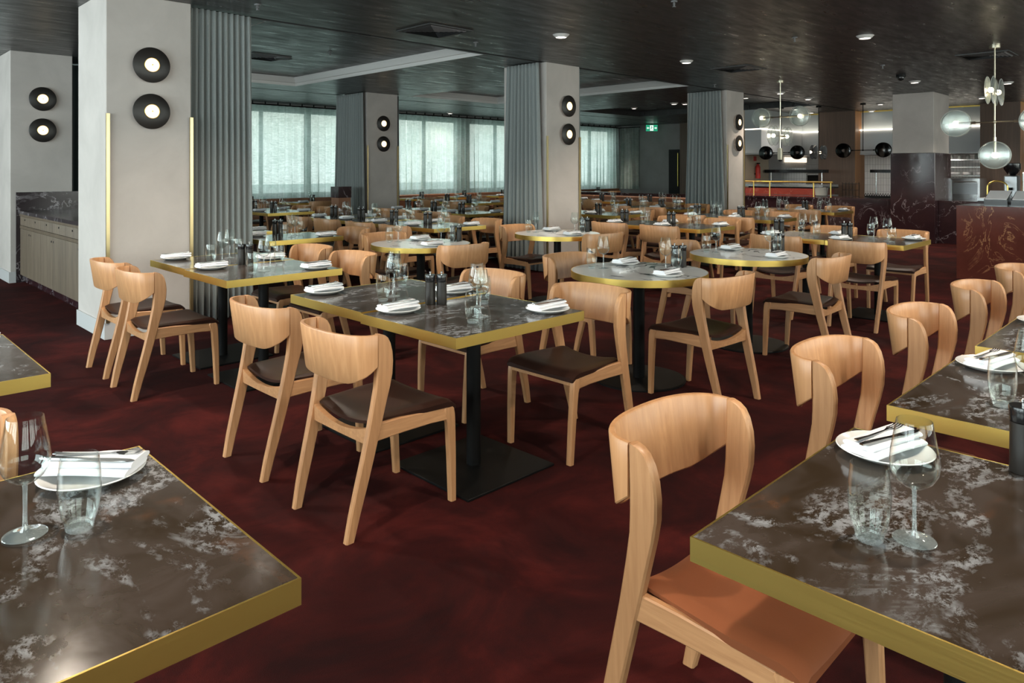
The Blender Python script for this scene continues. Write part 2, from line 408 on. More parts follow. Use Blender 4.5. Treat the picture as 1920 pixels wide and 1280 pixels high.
for a, b in BO: window('y', Y1+.1, a, b, 1.15)
window('x', CX+.1, 14.62, 15.45, .8)

# columns -----------------------------------------------------------------
def col_box(name, x0, y0, x1, y1, label, m_='plaster', z0=0, z1=CE):
    return struct(MB().box((x0, y0, z0), (x1, y1, z1), bev=.006).build(name, m_), label)
COLS = [(1.85, 6.80, 2.56, 7.66), (7.51, 6.90, 8.24, 7.76), (12.62, 6.90, 13.30, 7.76), (7.94, 12.10, 8.68, 12.92), (1.90, 11.05, 2.60, 11.9)]
CN = ['nearest', 'centre', 'right-hand', 'rear', 'far left']
for i, b in enumerate(COLS):
    col_box('wall_column' if i == 0 else 'wall_column.%03d' % i, *b, '%s plaster column carrying two black wall lights' % CN[i])
# skirting on the near column and the far left one
def skirt(n, b, h=.14):
    x0, y0, x1, y1 = b; e = .014
    s_ = MB().box((x0-e, y0-e, 0), (x1+e, y0, h)); s_.box((x0-e, y0, 0), (x0, y1, h)); s_.box((x1, y0, 0), (x1+e, y1, h))
    struct(s_.build('baseboard_%s' % n, 'skirting'), 'white skirting around plaster column')
skirt('near_column', COLS[0]); skirt('left_column', COLS[4])
def strip(x, y, zt, label):
    tag(MB().box((x-.014, y-.014, .14 if y < 6.85 else .0), (x+.014, y+.004, zt)).build('corner_strip', 'stripbrass'), label, 'metal strip', 'brass corner strips on the columns')
strip(1.86, 6.786, 1.93, 'brass corner strip on left edge of nearest plaster column')
strip(2.556, 6.786, 1.93, 'brass corner strip on nearest plaster column beside the curtain')
strip(7.52, 6.89, 1.93, 'brass strip on left edge of centre column'); strip(8.235, 6.89, 1.93, 'brass strip on right edge of centre column')
strip(12.63, 6.89, 1.93, 'brass strip on left edge of right-hand column'); strip(13.295, 6.89, 1.93, 'thin brass strip on right edge of right-hand column')
strip(7.95, 12.09, 1.93, 'brass strip on left edge of rear column'); strip(8.675, 12.09, 1.93, 'brass strip on right edge of rear column')
# marble-clad column by the kitchen
col_box('wall_column_upper', 15.8, 4.2, 16.85, 4.95, 'plaster upper half of marble-clad column', z0=1.78)
col_box('wall_column_marble', 15.77, 4.17, 16.88, 4.98, 'dark marble cladding around foot of kitchen column', 'marble_d', z1=1.78)
# wood-clad columns in the kitchen
def clad(x0, y0, x1, y1, label):
    e = MB(); e.box((x0, y0+.01, 0), (x1, y1, CE)); o = struct(e.build('wall_pillar', 'panel_wood'), label)
    MB().box((x0+.01, y0, 0), (x1, y0+.02, CE)).build('side_panel', 'orange_wood', o)
clad(19.4, 6.97, 20.05, 7.92, 'timber-clad pillar in the open kitchen'); clad(19.4, 3.42, 20.05, 4.2, 'timber-clad pillar behind the bar')

# sconces -------------------------------------------------------------------
def mk_sconce():
    e = thing('wall_sconce', (0,0,0)); R_ = Matrix.Rotation(PI/2, 4, 'X')
    MB().cyl((0,0,0), .055, .03, 24, 0, R_).build('wall_mount', 'black', e)
    MB().lathe([(.06, .026), (.068, .026), (.068, .034), (.06, .034)], 32, 0, R_).build('back_light', 'halo', e)
    MB().lathe([(0, .034), (.150, .034), (.156, .038), (.156, .044), (.150, .048), (.05, .052), (.0, .052)], 48, 0, R_).build('shade_disc', 'disc', e)
    MB().lathe([(.061, .050), (.065, .056), (.061, .058), (.059, .054)], 32, 0, R_).build('rim', 'brass', e)
    MB().lathe([(.060, .053), (.04, .060), (.0, .062)], 32, 0, R_).build('lens', 'sconceglow', e)
    MB().lathe([(.006, .060), (.006, .066), (0, .067)], 12, 0, R_).build('finial', 'brass', e)
    return e
scon = Proto(mk_sconce)
for (b, nm) in zip(COLS, CN):
    for z, ud in ((2.375, 'upper'), (1.965, 'lower')):
        cx = (b[0]+b[2])/2 + (.08 if nm in ('centre', 'right-hand') else .0)
        scon((cx, b[1], z), 0, '%s round black disc wall light on the %s plaster column' % (ud, nm), 'wall light', 'black disc wall lights on the columns')

# curtains --------------------------------------------------------------------
def curtain(name, p, q, label, m_='curtain', z0=.02, z1=2.97, per=.085, amp=.035, flare=.0, cat='curtain', grp=None, header=True, sub=10):
    p = Vector((*p, 0)); q = Vector((*q, 0)); d = q-p; Ln = d.length; d.normalize(); nrm = Vector((-d.y, d.x, 0))
    n = int(Ln/per*sub)+1; zs = [z1, z1-.08, z1-.3, (z0+z1)/2+.3, (z0+z1)/2-.4, z0+.3, z0]
    rnd = [random.uniform(.6, 1.35) for _ in range(int(Ln/per)+3)]; ph = [random.uniform(-.5, .5) for _ in range(int(Ln/per)+3)]
    rings = []
    for z in zs:
        t = (z1-z)/(z1-z0); row = []
        for i in range(n+1):
            s_ = i/n; u = s_*Ln; k = u/per; ki = int(k); am = amp*(rnd[ki]*(1-(k-ki))+rnd[ki+1]*(k-ki))*(.45+.75*t if header else 1)
            off = am*math.sin(2*PI*k + ph[ki]*t*(0 if k-ki in (0,) else 1)*math.sin(PI*(k-ki)))
            pos = p + d*(u + (s_-.5)*flare*t*2 + .012*t*math.sin(k*3.3)) + nrm*off
            row.append((pos.x, pos.y, z))
        rings.append(row)
    mb = MB(); mb.loft(rings, 0, True, None, False, False)
    o = mb.build(name, m_)
    if m_ != 'sheer':
        so = o.modifiers.new('solid', 'SOLIDIFY'); so.thickness = .004
    tag(o, label, cat, grp); return o
G = 'sage curtains gathered beside the columns'
curtain('curtain', (2.60, 6.90), (3.20, 6.93), 'sage green curtain gathered against the nearest plaster column', flare=.02, per=.058, amp=.05, grp=G)
curtain('curtain', (7.43, 7.62), (7.43, 6.98), 'wide sage curtain hanging left of the centre column', flare=.09, per=.07, amp=.045, grp=G)
curtain('curtain', (8.34, 6.98), (8.40, 7.45), 'narrow sage curtain hanging right of the centre column', flare=.05, per=.07, amp=.03, grp=G)
curtain('curtain', (12.54, 7.68), (12.54, 6.98), 'sage curtain hanging left of the right-hand column', flare=.1, per=.07, amp=.04, grp=G)
curtain('curtain', (7.86, 13.1), (7.86, 12.12), 'sage curtain hanging left of the rear column', flare=.08, per=.075, amp=.04, grp=G)
curtain('curtain', (8.78, 12.2), (8.82, 12.75), 'sage curtain hanging right of the rear column', flare=.04, per=.075, amp=.03, grp=G)
curtain('curtain', (2.72, 11.9), (3.5, 11.95), 'dark green curtain in the gap behind the sideboard', 'darkcurtain', per=.09)
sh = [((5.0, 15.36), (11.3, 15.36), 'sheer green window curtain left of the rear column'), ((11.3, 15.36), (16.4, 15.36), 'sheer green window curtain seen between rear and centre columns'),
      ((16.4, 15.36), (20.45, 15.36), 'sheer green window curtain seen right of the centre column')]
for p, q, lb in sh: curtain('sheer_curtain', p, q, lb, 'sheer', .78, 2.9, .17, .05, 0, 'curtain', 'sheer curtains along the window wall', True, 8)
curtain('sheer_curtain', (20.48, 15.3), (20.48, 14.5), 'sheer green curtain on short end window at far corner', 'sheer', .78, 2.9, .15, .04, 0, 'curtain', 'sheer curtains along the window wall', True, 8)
r_ = MB().box((4.9, 15.34, 2.9), (20.5, 15.38, 2.93)); r_.box((20.46, 14.45, 2.9), (20.5, 15.34, 2.93))
for k in range(52): r_.box((5+k*.3, 15.35, 2.93), (5.02+k*.3, 15.37, CE))
tag(r_.build('curtain_rail', 'black'), 'dark rail carrying the sheer curtains along the window wall', 'curtain rail')

# outdoors ---------------------------------------------------------------------
struct(MB().box((-60, -60, -.6), (90, 90, -.5)).build('ground_outside', 'grass'))
# ceiling fittings ----------------------------------------------------------------
def mk_down():
    e = thing('downlight', (0,0,0))
    MB().lathe([(.058, -.03), (.062, -.034), (.092, -.004), (.095, 0), (.05, 0), (.05, -.02)], 28).build('trim_ring', 'trimwhite', e)
    MB().lathe([(0, -.022), (.056, -.026), (.058, -.03)], 24).build('lens', 'downlens', e)
    return e
down = Proto(mk_down)
def ceil_at(x, y): return CE+.15 if yA < y < yB and any(a < x < b for a, b in RC) else CE
def cpt(px, py, h=CE):
    Z = 1347*(h-1.45)/(318-py); u = (px-960)/1347*Z; a, b = math.cos(A), math.sin(A)
    return (Z*a+u*b, Z*b-u*a)
DL = [(1052, 65, 'above the round tables'), (1287, 114, 'above the round tables, further back'), (1622, 67, 'right of centre, nearest'), (90, 103, 'in front of the far left column'),
      (1715, 152, 'beside the dome camera'), (1463, 173, 'behind the clear-glass pendant'), (1515, 184, 'right of the clear-glass pendant'), (1889, 154, 'behind the bar pendant'),
      (1634, 207, 'in front of the kitchen hood'), (1264, 193, 'left of the right-hand column curtain, nearest'), (1284, 204.5, 'beside the right-hand column curtain'), (1189, 212, 'in front of the exit sign'),
      (1106, 208, 'just right of the centre column'), (1262, 238, 'near the black door'), (844, 211, 'between rear and centre columns'), (1398, 194, 'peeking past the right-hand column'), (1521, 210, 'before the kitchen opening')]
for px, py, w_ in DL:
    x, y = cpt(px, py); down((x, y, ceil_at(x, y)), 0, 'round recessed downlight %s' % w_, 'downlight', 'recessed ceiling downlights')
    if (px, py) in ((1634, 207), (1521, 210)): continue
    l = bpy.data.lights.get('downlight_lamp') or bpy.data.lights.new('downlight_lamp', 'SPOT'); l.energy = 125; l.spot_size = 2.2; l.spot_blend = .7; l.color = (1, .86, .70); l.shadow_soft_size = .05
    o = bpy.data.objects.new('downlight_lamp', l); COL.objects.link(o); o.location = (x, y, ceil_at(x, y)-.045)
EXTRA = [(2.3, .4), (5.0, .5), (1.0, 4.4), (4.5, -1.6), (.2, 1.8), (2.4, 5.0), (7.6, .8)]
for x, y in EXTRA:
    o = bpy.data.objects.new('room_downlight', bpy.data.lights['downlight_lamp']); COL.objects.link(o); o.location = (x, y, CE-.05)
    down((x, y, CE), 0, 'round recessed downlight out over the room', 'downlight', 'recessed ceiling downlights')
def mk_vent():
    e = thing('air_vent', (0,0,0)); f = MB(); s_ = .30
    for a in range(4): f.box((-s_, -s_, -.012), (s_, -s_+.035, 0), 0, Matrix.Rotation(a*PI/2, 4, 'Z'))
    f.build('vent_frame', 'vent', e)
    sl = MB()
    for a in range(4):
        for k in range(6):
            h = .26-.04*k
            sl.add([(-h, -h, -.004), (h, -h, -.004), (h-.025, -h+.025, -.02), (-h+.025, -h+.025, -.02)], [(0,1,2,3)], 0 if a in (0, 1) else 1, False, Matrix.Rotation(a*PI/2, 4, 'Z'))
    sl.build('louvre', ['ventlight', 'vent'], e); return e
vent = Proto(mk_vent)
for px, py, w_ in [(815, 57, 'on the near ceiling left of centre'), (494, 125, 'beside the near curtain'), (1385, 128, 'above the right-hand column'), (1850, 103, 'left of the bar pendant rod')]:
    x, y = cpt(px, py); vent((x, y, ceil_at(x, y)-.001), 0, 'square louvred ceiling air vent %s' % w_, 'air vent', 'ceiling air vents')
def mk_spr():
    b = MB(); b.cyl((0,0,-.012), .03, .012, 16); b.cyl((0,0,-.05), .007, .04, 8); b.cyl((0,0,-.056), .016, .005, 12)
    b.tube([(.012,0,-.012), (.014,0,-.035), (0,0,-.052)], .003, 5); b.tube([(-.012,0,-.012), (-.014,0,-.035), (0,0,-.052)], .003, 5)
    return b.build('sprinkler_head', 'ventlight')
spr = Proto(mk_spr)
for px, py, w_ in [(483, 8, 'above the near curtain top'), (892, 79, 'right of the large near vent'), (619, 116, 'above the left dining bay'), (1264, 2, 'at top edge of the view'), (1490, 70, 'above the clear-glass pendant'), (1340, 158, 'before the right-hand column'), (1655, 122, 'between dome camera and near downlight')]:
    x, y = cpt(px, py); spr((x, y, ceil_at(x, y)), 0, 'small metal sprinkler head on dark ceiling %s' % w_, 'sprinkler', 'ceiling sprinkler heads')
x, y = cpt(531, 109); b = MB().lathe([(0, -.006), (.1, -.006), (.1, -.012), (.118, -.01), (.12, 0)], 32)
o = b.build('ceiling_speaker', 'vent'); o.location = (x, y, CE); tag(o, 'round flush ceiling speaker beside near curtain', 'speaker')
x, y = cpt(1689, 140); e = thing('dome_camera', (x, y, CE)); MB().cyl((0,0,-.04), .07, .04, 24).build('housing', 'black', e)
MB().lathe([(.055, -.04), (.055, -.06), (.04, -.09), (0, -.1)], 24).build('dome', 'blackgloss', e); tag(e, 'small black dome camera on ceiling before marble-clad column', 'security camera')

# exit sign ------------------------------------------------------------------------
x, y = cpt(1222, 234); x *= .975; y *= .975
e = thing('exit_sign', (x, y, 0), A-PI/2)
MB().box((-.19, -.02, CE-.25), (.19, .02, CE-.04)).build('sign_box', 'exitgreen', e)
MB().box((-.01, -.01, CE-.04), (.01, .01, CE)).build('bracket', 'black', e)
fg = MB(); fg.box((-.06, -.024, CE-.235), (.05, -.0205, CE-.055)); fg.build('white_panel', 'exitwhite', e)
rn = MB()
def flat(pts): rn.loft([[(px_, -.0275, CE+pz_) for px_, pz_ in pts], [(px_, -.0245, CE+pz_) for px_, pz_ in pts]], 0, False)
flat([(-.01+.014*math.cos(t*PI/4), -.085+.014*math.sin(t*PI/4)) for t in range(8)])
flat([(-.02, -.10), (.01, -.10), (.0, -.155), (-.025, -.155)]); flat([(-.02, -.15), (-.045, -.19), (-.035, -.195), (-.005, -.155)])
flat([(-.012, -.15), (.015, -.18), (.01, -.22), (.0, -.22), (.004, -.185), (-.02, -.16)]); flat([(.005, -.105), (.035, -.13), (.03, -.138), (.0, -.12)])
rn.build('running_figure', 'exitgreen', e)
for s_ in (-1, 1):
    ar = MB(); ar.add([(s_*.17, -.0225, CE-.145), (s_*.13, -.0225, CE-.105), (s_*.13, -.0225, CE-.185)], [(0, 1, 2) if s_ > 0 else (0, 2, 1)]); ar.box((min(s_*.13, s_*.085), -.0225, CE-.158), (max(s_*.13, s_*.085), -.0205, CE-.132)); ar.build('arrow', 'exitwhite', e)
tag(e, 'green and white exit sign with running figure below far ceiling', 'exit sign')

# end wall: black door and timber panel
dr = struct(MB().box((CX-.06, 12.98, 0), (CX-.002, 13.4, 2.12)).build('door_1', 'dark'), 'tall black door in the far end wall')
MB().box((CX-.1, 13.02, .9), (CX-.06, 13.04, 2.0)).build('door_handle', 'brass', dr)
struct(MB().box((CX-.1, 9.0, 0), (CX, 12.95, CE)).build('wall_timber', 'panel_wood'), 'dark timber panelling right of the black door')

# sideboard ----------------------------------------------------------------------
e = thing('sideboard', (2.0, 7.68, 0)); SW = 3.34
MB().box((.06, 0, .0), (.58, SW, .1)).build('plinth', 'marble_d', e)
MB().box((.02, 0, .1), (.6, SW, .88)).build('carcass', 'cab_wood', e)
MB().box((.0, 0, .70), (.02, SW, .735)).build('rail', 'cab_wood', e)
MB().box((-.005, 0, .855), (.02, SW, .885)).build('top_rail', 'cab_wood', e)
def reeded(y0, y1, z0, z1):
    b = MB(); n = int((y1-y0)/.035)
    for i in range(n):
        a = y0+(y1-y0)*i/n; c2 = y0+(y1-y0)*(i+1)/n; md = (a+c2)/2
        b.loft([[(.018, a, z), (.006, a+.004, z), (.001, md, z), (.006, c2-.004, z), (.018, c2, z)] for z in (z0, z1)], 0, False)
    return b
nd = 6
for i in range(nd):
    a, c2 = SW*i/nd+.004, SW*(i+1)/nd-.004
    dw = reeded(a, c2, .74, .85).build('drawer', 'cab_wood', e); MB().cyl((0, 0, 0), .011, .006, 12, 0, Matrix.Translation((-.001, (a+c2)/2, .815)) @ Matrix.Rotation(PI/2, 4, 'Y')).build('finger_hole', 'dark', dw)
    dw = reeded(a, c2, .105, .695).build('door', 'cab_wood', e); hy = c2-.04 if i % 2 == 0 else a+.04
    MB().cyl((0, 0, 0), .011, .006, 12, 0, Matrix.Translation((-.001, hy, .64)) @ Matrix.Rotation(PI/2, 4, 'Y')).build('finger_hole', 'dark', dw)
MB().box((-.02, 0, .885), (.62, SW, .925)).build('worktop', 'marble_s', e)
MB().box((-.04, SW, .0), (.9, SW+.02, 1.16)).build('splashback', 'marble_s', e)
tag(e, 'long reeded timber sideboard with dark marble top behind nearest column', 'sideboard')

# ------------------------------------------------------------------ chair
def rrect(x0, x1, y0, y1, z, e=.006):
    return [(x0+e, y0, z), (x1-e, y0, z), (x1, y0+e, z), (x1, y1-e, z), (x1-e, y1, z), (x0+e, y1, z), (x0, y1-e, z), (x0, y0+e, z)]
def chair_maker(lea):
    def mk():
        e = thing('dining_chair', (0,0,0))
        rear = [(0, -.305, -.268, .205), (.1, -.287, -.242, .209), (.2, -.264, -.213, .213), (.3, -.240, -.186, .217), (.4, -.217, -.160, .220), (.5, -.197, -.135, .223),
                (.58, -.183, -.114, .226), (.63, -.180, -.104, .228), (.68, -.179, -.102, .2295), (.72, -.179, -.106, .231), (.755, -.179, -.116, .232), (.778, -.179, -.129, .233), (.790, -.179, -.144, .233), (.797, -.179, -.163, .233)]
        for s_ in (-1, 1):
            rings = [rrect(min(s_*(x-.015), s_*(x+.015)), max(s_*(x-.015), s_*(x+.015)), yb, yf, z, .005) for z, yb, yf, x in rear]
            MB().loft(rings).build('leg', 'wood_v', e, bevel=0)
            fr = [(0, .218, .248, .208), (.2, .205, .243, .213), (.35, .192, .236, .217), (.385, .180, .233, .218), (.410, .172, .228, .218), (.420, .176, .220, .218)]
            rings = [rrect(min(s_*(x-.016), s_*(x+.015)), max(s_*(x-.016), s_*(x+.015)), ya, yb, z, .005) for z, ya, yb, x in fr]
            MB().loft(rings).build('leg', 'wood_v', e)
        f = MB()
        for s_ in (-1, 1):   # side rails
            rings = [rrect2(s_*.206, s_*.229, y, z0, z1) for y, z0, z1 in ((-.19, .368, .437), (-.05, .372, .436), (.10, .372, .428), (.19, .366, .418))]
            f.loft(rings, 0, False)
        f.loft([[(x, .205, .385), (x, .228, .385), (x, .228, .415), (x, .205, .415)] for x in (-.21, 0, .21)], 0, False)
        f.loft([[(x, -.205, .355+.008*abs(x)), (x, -.18, .355+.008*abs(x)), (x, -.18, zt), (x, -.205, zt)] for x, zt in [(-.215+.43*i/10, .387+.040*abs(-1+i/5)**2) for i in range(11)]], 0, True)
        f.build('seat_frame', 'wood_h', e)
        # backrest: one bent veneer band
        out = []
        nseg = 28; TH = .018
        for i in range(nseg+1):
            t = -PI/2+PI*i/nseg; cs = math.cos(t)
            bx = .2475*math.copysign(abs(math.sin(t))**.88, math.sin(t)); by = -.1805-.114*cs**.85; 
            # normal approx outward
            nx, ny = math.sin(t)*.9, -cs; l_ = math.hypot(nx, ny); nx /= l_; ny /= l_
            zb = .668-.066*min(1, cs*1.25)**.8; zt = .797+.006*cs
            def P_(d, z, e_=0):
                ln = (z-.66)*.16*(cs**.5)
                return (bx-nx*d, by-ny*d-ln, z)
            out.append([P_(0, zb+.004), P_(0, (zb+zt)/2), P_(0, zt-.005), P_(.003, zt), P_(TH-.003, zt), P_(TH, zt-.005), P_(TH, (zb+zt)/2), P_(TH, zb+.004), P_(TH-.003, zb), P_(.003, zb)])
        MB().loft(out).build('backrest', 'veneer', e)
        # seat pad
        nx_, ny_ = 16, 16; top = []; bot = []
        for j in range(ny_+1):
            v_ = j/ny_; y = -.185+.425*v_; hw = .198+.036*min(1, v_*1.6)
            rowt = []; rowb = []
            for i in range(nx_+1):
                u_ = -1+2*i/nx_; x = u_*hw*(1-.02*(abs(u_)**6)*(1 if v_ in (0, 1) else 0))
                dip = .030*(1-u_*u_)*(1-.55*v_)
                zt = .462-dip-.004+.004*math.cos(u_*PI/2)
                if v_ > .86: q_ = (v_-.86)/.14; zt -= .028*q_**2.4
                if abs(u_) > .87: zt -= .012*((abs(u_)-.87)/.13)**2
                if v_ < .08: zt -= .010*((.08-v_)/.08)**2
                zb_ = .436-dip*.95-.016*v_ if v_ < .93 else .408
                if v_ >= .99: zb_ = .405
                rowt.append((x, y, zt)); rowb.append((x*.985, y, min(zb_, zt-.006)))
            top.append(rowt); bot.append(rowb)
        rings = [t_ + b_[::-1] for t_, b_ in zip(top, bot)]
        MB().loft(rings).build('seat', lea, e)
        return e
    return mk
def rrect2(xa, xb, y, z0, z1, e=.004):
    x0, x1 = sorted((xa, xb)); return [(x0+e, y, z0), (x1-e, y, z0), (x1, y, z0+e), (x1, y, z1-e), (x1-e, y, z1), (x0+e, y, z1), (x0, y, z1-e), (x0, y, z0+e)]
chair = Proto(chair_maker('leather')); chair_lit = Proto(chair_maker('tan'))

# ------------------------------------------------------------------ tables
TT = .75
def sq_maker(lx, ly):
    def mk():
        e = thing('dining_table', (0,0,0)); t = .004
        MB().box((-lx/2+t, -ly/2+t, TT-.046), (lx/2-t, ly/2-t, TT)).build('tabletop', 'stone', e)
        b = MB()
        o_ = [(-lx/2, -ly/2), (lx/2, -ly/2), (lx/2, ly/2), (-lx/2, ly/2)]; i_ = [(-lx/2+t, -ly/2+t), (lx/2-t, -ly/2+t), (lx/2-t, ly/2-t), (-lx/2+t, ly/2-t)]
        vs = [(x, y, z) for z in (TT-.046, TT+.0004) for x, y in o_] + [(x, y, z) for z in (TT-.046, TT+.0004) for x, y in i_]
        fs = []
        for k in range(4):
            k2 = (k+1) % 4; fs += [(k, k2, 4+k2, 4+k), (8+k2, 8+k, 12+k, 12+k2), (4+k, 4+k2, 12+k2, 12+k), (k2, k, 8+k, 8+k2)]
        b.add(vs, fs); b.build('edge_band', 'brass', e)
        MB().cyl((0,0,.012), .035, TT-.06, 24).build('pole', 'black', e)
        MB().box((-.28, -.28, 0), (.28, .28, .012), bev=.002).build('base_plate', 'black', e)
        return e
    return mk
sqt = Proto(sq_maker(.83, .715))
def rd():
    e = thing('round_table', (0,0,0)); R_ = .47
    MB().lathe([(0, TT), (R_-.004, TT), (R_-.004, TT-.045), (0, TT-.045)], 72, smooth=False).build('tabletop', 'marble_w', e)
    MB().lathe([(R_-.004, TT+.0004), (R_, TT+.0004), (R_, TT-.046), (R_-.004, TT-.046)], 72).build('edge_band', 'brass', e)
    MB().cyl((0,0,.012), .04, TT-.06, 24).build('pole', 'black', e)
    MB().lathe([(0, .014), (.31, .013), (.32, .010), (.32, 0), (0, 0)], 48, smooth=False).build('base_plate', 'black', e)
    return e
rdt = Proto(rd)

# ------------------------------------------------------------------ tableware
def mk_plate():
    return MB().lathe([(0, .006), (.075, .006), (.098, .017), (.108, .021), (.110, .019), (.100, .013), (.07, .0), (0, .0)], 40).build('side_plate', 'white')
def mk_napkin():
    b = MB(); nu, nv = 14, 8; W, H = .20, .10
    for L_ in range(2):
        top = []; bot = []; zb = .022+.013*L_
        for i in range(nu+1):
            u_ = i/nu; x = -W/2+W*u_+(.006*L_)
            rt, rb = [], []
            for j in range(nv+1):
                v_ = j/nv; y = (-H/2+H*v_)*(1-.12*L_)+.008*L_; wv = .0022*math.sin(u_*4+L_)*math.cos(v_*2+L_*1.7)
                ed = .003*(1-abs(2*v_-1)**6)
                rt.append((x, y*(1-.06*L_), zb+wv+.007+ed*1.5)); rb.append((x, y*(1-.06*L_), zb+wv-ed))
            top.append(rt+rb[::-1])
        b.loft(top)
    o = b.build('napkin', 'linen'); o.modifiers.new('sub', 'SUBSURF').render_levels = 1; return o
def mk_fork():
    b = MB(); pts = [(-.095, 0, .053), (-.04, 0, .0500), (.03, 0, .0495), (.045, 0, .052)]
    sec = [(.0055, .0012), (.0035, .0013), (.0022, .0016), (.004, .0012)]
    b.loft([[(x, -w_, z-h), (x, w_, z-h), (x, w_, z+h), (x, -w_, z+h)] for (x, y, z), (w_, h) in zip(pts, sec)], 0, True)
    b.loft([[(x, -w_, z-.001), (x, w_, z-.001), (x, w_, z+.001), (x, -w_, z+.001)] for x, w_, z in ((.045, .004, .052), (.055, .010, .0505), (.066, .0115, .0495))], 0, True)
    for k in range(4):
        y = -.0098+.0065*k
        b.loft([[(x, y-.0016, z-.0008), (x, y+.0016, z-.0008), (x, y+.0016, z+.0008), (x, y-.0016, z+.0008)] for x, z in ((.066, .0495), (.085, .050), (.100, .054))], 0, True)
    return b.build('fork', 'cutlery')
def mk_knife():
    b = MB()
    b.loft([[(x, -w_, z-h), (x, w_, z-h), (x, w_, z+h), (x, -w_, z+h)] for x, w_, h, z in ((-.11, .005, .002, .052), (-.09, .0062, .0028, .0515), (-.02, .0045, .0026, .0505), (.0, .0055, .0012, .0505), (.06, .0085, .0009, .0505), (.095, .0065, .0008, .0505), (.108, .001, .0006, .0505))], 0, True)
    return b.build('knife', 'cutlery')
def mk_wine():
    e = thing('wine_glass', (0,0,0))
    o_ = [(.004, .098), (.018, .102), (.032, .113), (.0415, .130), (.0435, .148), (.0400, .175), (.0345, .205), (.0310, .226)]
    i_ = [(r-.0011, z+.0003) for r, z in o_[1:]]
    MB().lathe(o_ + [(.0305, .2266)] + i_[::-1] + [(0, .103)], 32).build('bowl', 'glass', e)
    MB().lathe([(0, .102), (.0065, .1), (.0040, .092), (.0036, .05), (.0042, .018), (.009, .008), (.020, .0045), (.037, .0025), (.038, .0012), (.037, 0), (0, 0)], 28).build('stem', 'glassbase', e)
    return e
def mk_tumbler():
    e = thing('tumbler', (0,0,0))
    o_ = [(.0255, .012), (.031, .028), (.0365, .055), (.0385, .080), (.0370, .110), (.0335, .143)]
    i_ = [(r-.0013, z) for r, z in o_[1:]]
    MB().lathe(o_ + [(.0328, .1436)] + i_[::-1] + [(.020, .0135)], 32).build('wall', 'glass', e)
    MB().lathe([(0, .0135), (.020, .0135), (.0255, .013), (.0245, .004), (.021, 0), (0, 0)], 32).build('base', 'glassbase', e)
    return e
def mk_grinder():
    e = thing('pepper_grinder', (0,0,0))
    MB().lathe([(0, 0), (.026, 0), (.027, .004), (.0262, .06), (.0258, .116), (0, .117)], 28).build('body', 'disc', e)
    MB().lathe([(0, .118), (.0255, .118), (.0262, .122), (.0285, .150), (.027, .1535), (0, .1535)], 28).build('cap', 'blackgloss', e)
    MB().lathe([(0, .1535), (.003, .1535), (.003, .160), (.006, .163), (.006, .169), (0, .172)], 16).build('knob', 'steel', e)
    return e
plate, napkin, fork, knife, wine, tumb, grind = [Proto(f) for f in (mk_plate, mk_napkin, mk_fork, mk_knife, mk_wine, mk_tumbler, mk_grinder)]
def setting(x, y, rz, who, far=0):
    z = TT+.0006; ra = rz+random.uniform(-.12, .12)
    plate((x, y, z), 0, 'white side plate %s' % who, 'plate', 'side plates on the tables')
    napkin((x, y, z), ra, 'folded white napkin %s' % who, 'napkin', 'folded napkins on the plates')
    dx, dy = -math.sin(ra)*.017, math.cos(ra)*.017
    fork((x+dx, y+dy, z-.0015), ra+.06, 'steel fork %s' % who, 'fork', 'forks on the napkins')
    knife((x-dx, y-dy, z-.0015), ra-.05, 'steel knife %s' % who, 'knife', 'knives on the napkins')
def wine_at(x, y, who): wine((x, y, TT+.0006), random.random()*6, 'clear stemmed wine glass %s' % who, 'wine glass', 'wine glasses on the tables')
def tumb_at(x, y, who): tumb((x, y, TT+.0006), random.random()*6, 'clear glass tumbler %s' % who, 'tumbler', 'water tumblers on the tables')
def grind_at(x, y, who, n=2):
    for k in range(n): grind((x+.042*k, y-.042*k, TT+.0006), 0, 'black %s grinder %s' % (('pepper', 'salt')[k], who), 'grinder', 'salt and pepper grinders')

GC = 'ash dining chairs around the room'
def CH(x, y, rz, label, tan=False): (chair_lit if tan else chair)((x, y, 0), rz, label, 'chair', GC)
R90 = PI/2
def square(x0, y0, ph, seats='nf', gr=1, full=True, dn=0, df=0, rn=0, rf=0, ware=True):
    """x0,y0 near corner; near side faces -x, far side faces +x; ph names the table"""
    cx, cy_ = x0+.415, y0+.3575
    sqt((cx, cy_, 0), 0, 'brown stone table with brass edge, %s' % ph, 'table', 'brass-edged stone tables')
    T_ = 'on ' + ph
    if 'n' in seats: CH(x0-.13, cy_+dn, -R90+rn, 'ash chair with leather seat, near side of %s' % ph)
    if 'f' in seats: CH(x0+.83+.16, cy_+df, R90+rf, 'ash chair with leather seat, far side of %s' % ph)
    if not ware: return
    setting(x0+.16, cy_+.27, 0, 'at near side of %s' % ph); setting(x0+.69, cy_-.24, 0, 'at far side of %s' % ph)
    tumb_at(x0+.25, cy_-.18, 'at near side of %s' % ph); wine_at(x0+.37, cy_-.10, 'at near side of %s' % ph)
    wine_at(x0+.50, cy_+.07, 'at far side of %s' % ph); tumb_at(x0+.60, cy_+.13, 'at far side of %s' % ph)
    if gr: grind_at(x0+.40, y0+.68, T_)
